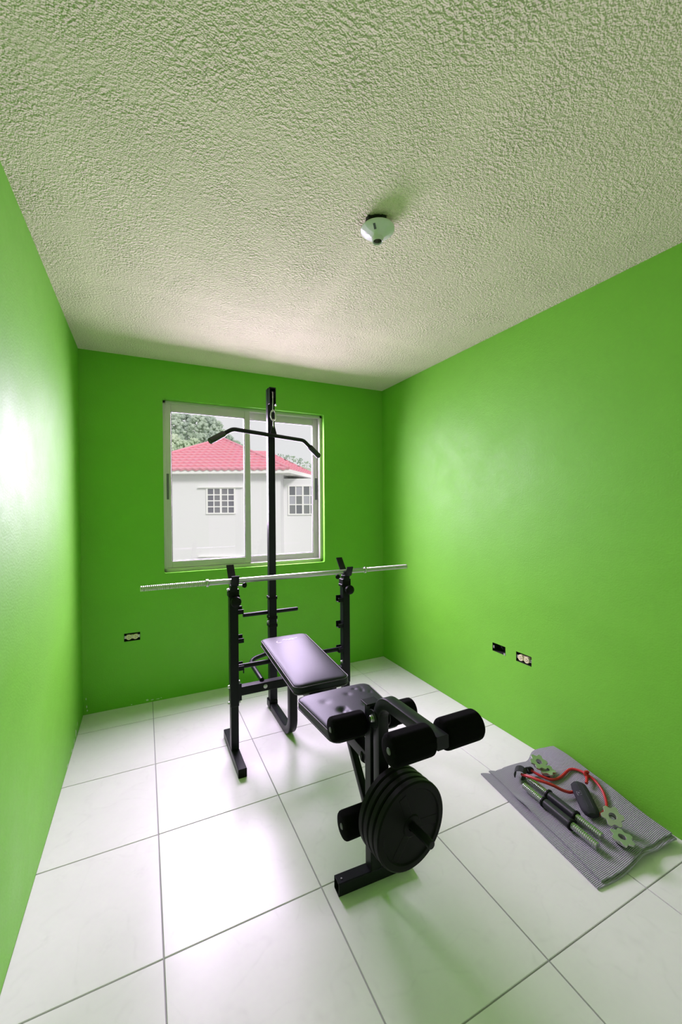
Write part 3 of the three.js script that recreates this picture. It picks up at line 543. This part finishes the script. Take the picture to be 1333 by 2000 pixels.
starCollar('zinc star collar lying nearly level at the dumbbell bar tips', ms(-0.272, 2.126, 0.0145), [0.03, 1, 0.12], 0.75);
starCollar('zinc star collar beside the rolled band handle, under another collar', ms(-0.180, 1.738, 0.0145), [0.02, 1, 0.06], 0.2);
starCollar('zinc star collar tipped on top of another collar by the rolled handle', ms(-0.192, 1.704, 0.042), [-0.1, 0.9, 0.35], 0.6);

// ------------------------------------------------------------------ resistance band
{
  const o = thing('resistance_band', 'red rubber resistance band with two black handles on the mat', 'resistance band', ms(-0.2, 1.85, 0));
  const q0 = o.position;
  const m = (x, z, dy) => V(x - q0.x, matSurface(x, z) + dy - q0.y, z - q0.z);
  part('tube', tubePath([m(-0.300, 1.700, 0.034), m(-0.300, 1.742, 0.048), m(-0.290, 1.79, 0.052), m(-0.262, 1.832, 0.042), m(-0.235, 1.862, 0.026), m(-0.205, 1.880, 0.018), m(-0.168, 1.884, 0.022)], 0.0062, false, 60, 12), M.red, o);
  part('tube', tubePath([m(-0.236, 1.700, 0.026), m(-0.226, 1.748, 0.020), m(-0.200, 1.782, 0.012), m(-0.150, 1.790, 0.009), m(-0.090, 1.794, 0.009), m(-0.070, 1.825, 0.011), m(-0.068, 1.868, 0.016), m(-0.070, 1.905, 0.012), m(-0.092, 1.950, 0.009), m(-0.135, 1.990, 0.009), m(-0.185, 2.008, 0.010), m(-0.235, 2.010, 0.016)], 0.0058, false, 120, 12), M.red, o);
  const kn = []; for (let i = 0; i < 14; i++) { const a = i / 14 * Math.PI * 2; kn.push(V(Math.cos(a) * 0.011, Math.sin(a) * 0.010, Math.sin(2 * a) * 0.006)); }
  const kg = tubePath(kn, 0.0062, true, 50, 10); const kp = m(-0.072, 1.862, 0.020); kg.rotateY(0.5); kg.translate(kp.x, kp.y, kp.z);
  part('knot', [kg, tubePath([m(-0.078, 1.866, 0.020), m(-0.096, 1.880, 0.022), m(-0.112, 1.888, 0.022)], 0.0066, false, 16, 10)], M.red, o);
  // flat webbing handle round a foam core
  const A = m(-0.142, 1.866, 0.024), E = m(-0.258, 2.008, 0.024), ax = E.clone().sub(A), len = ax.length(); ax.normalize();
  const prof = [[0, 0], [0.014, 0.001], [0.021, 0.012], [0.0235, 0.035], [0.0235, len - 0.03], [0.020, len - 0.010], [0.012, len], [0, len + 0.001]];
  const hg = lathe(prof, V(0, 0, 0), Y1, 28); hg.scale(1.45, 1, 0.86);
  hg.applyMatrix4(new THREE.Matrix4().makeBasis(V(ax.z, 0, -ax.x).normalize(), ax, V(ax.z, 0, -ax.x).normalize().cross(ax))); hg.translate(A.x, A.y, A.z);
  const hd = part('handle', hg, M.web, o); hd.userData.label = 'black padded webbing handle with a small pale print';
  const side = V(ax.z, 0, -ax.x).normalize(), upv = side.clone().cross(ax); if (upv.y < 0) upv.negate();
  const mark = (s, a, w, h, turn) => { const outl = [[-w, -h, w, -h], [w, -h, w, h], [w, h, -w, h], [-w, h, -w, -h], [-w * 0.4, -h * 0.5, -w * 0.4, h * 0.5], [-w * 0.4, -h * 0.5, w * 0.4, 0.1 * h]]; const gs = []; for (const [x0, y0, x1, y1] of outl) { const c = (x, y) => { const along = len * a + y, ss = s + x; const hgt = 0.0235 * 0.86 * Math.sqrt(Math.max(0, 1 - (ss / (0.0235 * 1.45)) ** 2)) + 0.0004; return A.clone().addScaledVector(ax, along).addScaledVector(side, ss).addScaledVector(upv, hgt); }; gs.push(cyl(0.00045, c(x0, y0), c(x1, y1), 5)); } return gs; };
  part('printed_mark', mark(-0.018, 0.45, 0.008, 0.010), M.print, hd).userData.kind = 'stuff';
  // strap seams
  part('seam', [-0.3, 0.25].map(s => { const ps = []; for (let i = 0; i <= 10; i++) { const a = 0.10 + 0.8 * i / 10, ss = s * 0.034; ps.push(A.clone().addScaledVector(ax, len * a).addScaledVector(side, ss).addScaledVector(upv, 0.0235 * 0.86 * Math.sqrt(1 - (ss / 0.034) ** 2) + 0.0002)); } return tubePath(ps, 0.0008, false, 20, 5); }), M.grip, hd);
  // rolled webbing of the other handle
  const cpt = m(-0.292, 1.690, 0.030), strip = [];
  const sp = []; for (let i = 0; i <= 40; i++) { const a = -0.6 + i / 40 * 5.2, r = 0.030 - 0.010 * i / 40; sp.push(V(0, Math.sin(a) * r * 0.95, -Math.cos(a) * r)); }
  const wide = 0.022, pos = [], idx = []; sp.forEach((p, i) => { for (const [x, k] of [[-wide, 1], [wide, 1], [wide, 0.9], [-wide, 0.9]]) pos.push(x, p.y * k, p.z * k); if (i) { const a = (i - 1) * 4; for (let j = 0; j < 4; j++) { const b = a + j, c = a + (j + 1) % 4; idx.push(b, b + 4, c, c, b + 4, c + 4); } } });
  for (const e of [0, (sp.length - 1) * 4]) idx.push(e, e + 1, e + 2, e, e + 2, e + 3);
  let wg = new THREE.BufferGeometry(); wg.setAttribute('position', new THREE.Float32BufferAttribute(pos, 3)); wg.setIndex(idx); wg = toCreasedNormals(wg, 0.7); wg.rotateY(0.6); wg.translate(cpt.x, cpt.y, cpt.z);
  const hr = part('handle', wg, M.web, o); hr.userData.label = 'black webbing handle rolled into a loop';
  part('wrap', [0, 1, 2].map(i => { const pts = []; for (let k = 0; k < 12; k++) { const a = k / 12 * Math.PI * 2; pts.push(V(Math.cos(a) * 0.003, Math.sin(a) * 0.013, Math.cos(a + 0.5) * 0.013)); } const g = tubePath(pts, 0.0035, true, 30, 8); g.rotateY(0.9 + i * 0.12); const p = m(-0.250 + i * 0.007, 1.694 + i * 0.003, 0.028); g.translate(p.x, p.y, p.z); return g; }), M.web, hr);
}

// ------------------------------------------------------------------ outdoors: the house opposite, the wooded hill
M.render = std({ color: lin(0.80, 0.79, 0.81), roughness: 0.9 });
M.fascia = std({ color: lin(0.88, 0.87, 0.86), roughness: 0.7 });
M.roof = std({ color: lin(0.78, 0.33, 0.41), roughness: 0.6 });
M.paneOut = new THREE.MeshPhysicalMaterial({ color: lin(0.17, 0.17, 0.20), roughness: 0.25 });
M.curtain = std({ color: lin(0.42, 0.42, 0.47), roughness: 0.9 });
M.grass = std({ color: lin(0.30, 0.32, 0.26), roughness: 1 });
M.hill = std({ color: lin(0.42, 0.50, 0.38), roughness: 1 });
M.trunk = std({ color: lin(0.30, 0.27, 0.22), roughness: 1 });
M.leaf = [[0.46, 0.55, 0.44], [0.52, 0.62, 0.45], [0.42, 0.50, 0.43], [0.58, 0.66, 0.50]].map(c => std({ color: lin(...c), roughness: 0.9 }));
const GY = -3.1;                                                            // ground: this room is on the upper floor
struct('ground', (() => { const g = new THREE.PlaneGeometry(400, 300); g.rotateX(-Math.PI / 2); g.translate(40, GY, -148); return g; })(), M.grass, 'grass below the window');
{
  const D = 15.5, base = at(480, 991, D); base.y = GY;
  const o = thing('house', 'white two-storey house with a red tiled hip roof and gridded windows', 'house', base.toArray(), YAW);
  o.updateMatrixWorld(true);
  const h = (u, v, d = D) => o.worldToLocal(at(u, v, d));                    // pixel to the house's own frame: x along the front, y up, z out of it
  const X = (u, d = D) => h(u, 960, d).x, Y = (v, d = D) => h(480, v, d).y;
  const eave = Y(926), top = Y(919), xL = X(236), xR = X(566);
  const wx1 = xR - 0.35;
  part('wall', span(xL + 0.3, wx1, 0, eave + 0.02, -6, 0), M.render, o);
  // wing set back on the right
  const D2 = D + 0.9, z2 = -0.9, w2 = X(640, D2);
  part('wing_wall', span(wx1 - 0.01, w2, 0, eave - 0.12, -6, z2), M.render, o);
  part('fascia', span(xL, xR, eave, top, 0.36, 0.42), M.fascia, o);
  part('soffit', span(xL, xR, eave - 0.01, eave + 0.02, -0.05, 0.37), M.fascia, o);
  // the eave of the wing runs back from the corner of the front eave
  const c0 = V(xR, eave, 0.39), c1 = h(625, 938.5, D + 3.7); c1.y = eave;
  { const s = new THREE.Shape([new THREE.Vector2(c0.x, c0.z), new THREE.Vector2(c1.x, c1.z), new THREE.Vector2(c1.x, c1.z - 2), new THREE.Vector2(wx1 - 0.1, c1.z - 2), new THREE.Vector2(wx1 - 0.1, -0.02)]); const g = new THREE.ExtrudeGeometry(s, { depth: 0.03, bevelEnabled: false }); g.rotateX(Math.PI / 2); g.translate(0, eave + 0.03, 0); part('wing_soffit', g, M.fascia, o); }
  { const d = c1.clone().sub(c0), hgt = top - eave; const q = [c0, c1, c1.clone().setY(c1.y + hgt), c0.clone().setY(c0.y + hgt)]; const g = new THREE.BufferGeometry(), n = V(d.z, 0, -d.x).normalize().multiplyScalar(-0.05); const pts = [...q, ...q.map(p => p.clone().add(n))]; g.setAttribute('position', new THREE.Float32BufferAttribute(pts.flatMap(p => p.toArray()), 3)); g.setIndex([0, 1, 2, 0, 2, 3, 4, 6, 5, 4, 7, 6, 0, 4, 5, 0, 5, 1, 3, 2, 6, 3, 6, 7, 0, 3, 7, 0, 7, 4, 1, 5, 6, 1, 6, 2]); part('wing_fascia', toCreasedNormals(g, 0.1), M.fascia, o); }
  // roof planes laid in courses of pressed tiles
  function course(A, Bp, C, Dp, f0, f1, step, pitch, n) {
    const l0 = A.clone().lerp(Dp, f0), r0 = Bp.clone().lerp(C, f0), l1 = A.clone().lerp(Dp, f1), r1 = Bp.clone().lerp(C, f1);
    const len = Math.max(0.05, l0.distanceTo(r0)), k = Math.max(2, Math.ceil(len / pitch * 6)), pos = [], idx = [];
    for (let i = 0; i <= k; i++) {
      const s = i / k, w = 0.5 + 0.5 * Math.cos(s * len / pitch * Math.PI * 2), lo = l0.clone().lerp(r0, s), hi = l1.clone().lerp(r1, s), down = lo.clone().sub(hi).normalize();
      lo.addScaledVector(n, step + w * 0.03).addScaledVector(down, 0.035 * (1 - w)); hi.addScaledVector(n, w * 0.012 + 0.004);
      const under = lo.clone().addScaledVector(n, -step - 0.035);
      pos.push(...hi.toArray(), ...lo.toArray(), ...under.toArray());
      if (i) { const a = (i - 1) * 3; idx.push(a, a + 1, a + 3, a + 1, a + 4, a + 3, a + 1, a + 2, a + 4, a + 2, a + 5, a + 4); }
    }
    const g = new THREE.BufferGeometry(); g.setAttribute('position', new THREE.Float32BufferAttribute(pos, 3)); g.setIndex(idx); return toCreasedNormals(g, 0.7);
  }
  function roofPlane(A, Bp, C, Dp, courses) {
    const n = Bp.clone().sub(A).cross(C.clone().lerp(Dp, 0.5).sub(A)).normalize(); if (n.y < 0) n.negate();
    for (let k = 0; k < courses; k++) part('tile_course', course(A, Bp, C, Dp, k / courses, (k + 1) / courses, 0.045, 0.27, n), M.roof, o);
  }
  const apex = h(436, 858, D + 3.9);
  const e = top + 0.0;
  const eL = V(xL - 0.05, e, 0.45), eR = V(xR + 0.02, e, 0.45), bL = V(xL - 0.05, e, 0.45 - 2 * (0.45 - apex.z)), bR = V(xR + 0.02, e, bL.z);
  roofPlane(eL, eR, apex.clone().add(V(0.04, 0, 0)), apex.clone().add(V(-0.04, 0, 0)), 12);
  roofPlane(bL, eL, apex, apex, 12); roofPlane(eR, bR, apex, apex, 12);
  for (const p of [eL, eR]) part('hip_cap', cyl(0.055, p.clone().add(V(0, 0.05, 0)), apex.clone().add(V(0, 0.05, 0)), 8), M.roof, o);
  // wing roof behind
  const r0 = h(470, 882, D + 5.2), r1 = h(522, 883, D + 5.2), hgt2 = top - eave;
  const w0 = V(xR - 1.2, top - 0.06, 0.1), w1 = V(xR, top - 0.02, 0.34), w3 = c1.clone().add(V(0.02, hgt2, 0));
  roofPlane(w1, w3, r1, r0, 12);
  roofPlane(w3, w3.clone().add(V(0.5, 0, -6)), r1.clone().add(V(0.02, 0, -0.02)), r1, 8);
  part('ridge_cap', cyl(0.06, r0, r1, 8), M.roof, o);
  // windows
  function win(u0, u1, v0, v1, d, zf, sashes, cols, rows, paneMat, lintel) {
    const x0 = X(u0, d), x1 = X(u1, d), y1 = Y(v0, d), y0 = Y(v1, d), fr = 0.045, gap = 0.07;
    const wd = (x1 - x0 - gap * (sashes - 1)) / sashes, bars = [];
    const wn = part('window', [span(x0 - 0.06, x1 + 0.06, y1, y1 + 0.05, zf - 0.02, zf + 0.045), span(x0 - 0.06, x1 + 0.06, y0 - 0.05, y0, zf - 0.02, zf + 0.06), span(x0 - 0.06, x0, y0, y1, zf - 0.02, zf + 0.045), span(x1, x1 + 0.06, y0, y1, zf - 0.02, zf + 0.045)], M.fascia, o);
    for (let s = 0; s < sashes; s++) {
      const a = x0 + s * (wd + gap), b = a + wd, cw = wd / cols, ch = (y1 - y0) / rows;
      if (s) bars.push(span(a - gap, a, y0, y1, zf - 0.02, zf + 0.04));
      for (let c = 1; c < cols; c++) bars.push(span(a + c * cw - 0.02, a + c * cw + 0.02, y0, y1, zf - 0.015, zf + 0.03));
      for (let r = 1; r < rows; r++) bars.push(span(a, b, y0 + r * ch - 0.02, y0 + r * ch + 0.02, zf - 0.015, zf + 0.028));
      for (let c = 0; c < cols; c++) for (let r = 0; r < rows; r++) part('pane', span(a + c * cw + 0.004, a + (c + 1) * cw - 0.004, y0 + r * ch + 0.004, y0 + (r + 1) * ch - 0.004, zf - 0.02, zf + 0.012), paneMat[(s * 3 + c + r * 2) % paneMat.length], wn);
    }
    part('glazing_bars', bars, M.fascia, wn);
    if (lintel) part('drip_ledge', [span(X(lintel[0], d), X(lintel[1], d), Y(lintel[2] + 1.5, d), Y(lintel[2], d), zf - 0.02, zf + 0.10)], M.fascia, o);
  }
  const paneB = M.paneOut.clone(); paneB.color.setRGB(0.22, 0.22, 0.24);
  win(406.5, 457.5, 954.5, 1001, D, 0, 2, 2, 4, [M.paneOut, paneB], [388, 475, 951]);
  win(406.5, 457.5, 1089.5, 1136, D, 0, 2, 2, 4, [M.paneOut, paneB], [388, 475, 1085.5]);
  win(566, 618, 951, 1004, D2, z2, 2, 2, 3, [paneB, M.paneOut, M.curtain], null);
}
// wooded hill and its trees
const hillC = at(480, 991, 88);
const hillY = (x, d) => GY + 21 * smooth(52, 98, d) * (1 - 0.27 * smooth(-10, 4, x) - 0.16 * smooth(4, 26, x));   // x across the view, d away from the window
struct('hill', (() => {
  const g = new THREE.PlaneGeometry(170, 80, 70, 40); g.rotateX(-Math.PI / 2); const p = g.attributes.position;
  for (let i = 0; i < p.count; i++) { const x = p.getX(i), z = p.getZ(i); p.setY(i, hillY(x, 88 - z) - GY - 0.1 + 0.5 * noise.noise(x * 0.11, z * 0.11, 3)); }
  g.computeVertexNormals(); g.rotateY(YAW); g.translate(hillC.x, GY, hillC.z); return g;
})(), M.hill, 'wooded hillside behind the house');
function leafBlob(r) { const g = new THREE.IcosahedronGeometry(r, 1), p = g.attributes.position, s = rnd() * 50; for (let i = 0; i < p.count; i++) { const v = V(p.getX(i), p.getY(i), p.getZ(i)), k = 1 + 0.5 * noise.noise(v.x / r * 1.7 + s, v.y / r * 1.7, v.z / r * 1.7); p.setXYZ(i, v.x * k, v.y * k, v.z * k); } g.computeVertexNormals(); return g; }
function tree(name, label, u, v, depth, pxW, pxH, tone, group, n = 46) {       // v: pixel row of the crown's foot
  const s = depth / F, w = pxW * s, hh = pxH * s, foot = at(u, v, depth);
  const rel = foot.clone().sub(hillC).applyAxisAngle(V(0, 1, 0), -YAW), ground = Math.min(foot.y - 0.2 * hh, hillY(rel.x, 88 - rel.z));
  const o = thing(name, label, 'tree', [foot.x, ground, foot.z], YAW, group), gs = [], up = foot.y - ground;
  for (let i = 0; i < n; i++) {
    const a = rnd() * Math.PI * 2, t = Math.pow(rnd(), 0.8), ring = 0.5 * Math.sqrt(rnd()) * (0.35 + 0.75 * Math.sin(Math.PI * Math.min(1, t * 0.85 + 0.12)));
    const b = leafBlob(rr(0.07, 0.13) * Math.min(w, hh)); b.translate(Math.cos(a) * ring * w, up + t * hh * 0.94, Math.sin(a) * ring * w * 0.7); gs.push(b);
  }
  for (let i = 0; i < n * 5; i++) {                                            // loose sprays of leaves round the crown
    const a = rnd() * Math.PI * 2, t = rnd(), ring = 0.54 * (0.4 + 0.72 * Math.sin(Math.PI * Math.min(1, t * 0.85 + 0.12))) * (0.8 + 0.3 * rnd());
    const b = new THREE.TetrahedronGeometry(rr(0.018, 0.04) * Math.min(w, hh), 0); b.rotateX(rnd() * 3); b.rotateZ(rnd() * 3); b.scale(1, 0.5, 1); b.translate(Math.cos(a) * ring * w, up + t * hh, Math.sin(a) * ring * w * 0.7); gs.push(b);
  }
  part('crown', gs, M.leaf[tone], o);
  part('trunk', cyl(0.02 * w, V(0, -0.3, 0), V(0.02 * w, up + hh * 0.7, 0), 8, 0.01 * w), M.trunk, o);
}
const hillTrees = 'trees on the wooded hill';
for (const [u, v, d, w, h2, tone, label] of [
  [343, 874, 92, 34, 68, 0, 'tall grey-green tree at the hill top behind the roof'], [362, 872, 101, 36, 70, 2, 'dark dense tree on the hill crest'], [388, 870, 96, 36, 64, 0, 'round tree on the hill crest between dark ones'], [408, 868, 102, 34, 60, 2, 'dark tree on the hill crest over the roof peak'], [425, 872, 90, 28, 50, 0, 'last tall tree where the crest drops'],
  [340, 892, 80, 30, 44, 3, 'pale bush at the left of the roof slope'], [358, 886, 74, 28, 26, 1, 'light green bush above the red roof slope'], [378, 880, 79, 30, 24, 1, 'light green shrub beside the roof peak'], [398, 872, 86, 30, 26, 0, 'mid green tree just behind the roof peak'], [418, 868, 84, 26, 26, 2, 'dark shrub touching the roof peak'],
  [445, 872, 88, 22, 24, 2, 'small dark tree right of the roof peak'], [460, 878, 93, 22, 18, 0, 'low shrub on the falling skyline'], [474, 884, 98, 22, 16, 2, 'low dark shrub on the falling skyline']]) tree('hill_tree', label, u, v, d, w, h2, tone, hillTrees, 95);
for (const [u, v, d, w, h2, tone] of [[548, 896, 110, 18, 10, 2], [561, 900, 114, 16, 12, 2], [573, 903, 110, 18, 12, 0], [586, 907, 114, 18, 12, 2], [599, 912, 112, 18, 11, 0], [612, 916, 117, 18, 11, 2]]) tree('far_tree', 'small far tree on the ridge above the low wing roof', u, v, d, w, h2, tone, 'far trees above the wing roof', 22);

renderer.render(scene, camera);
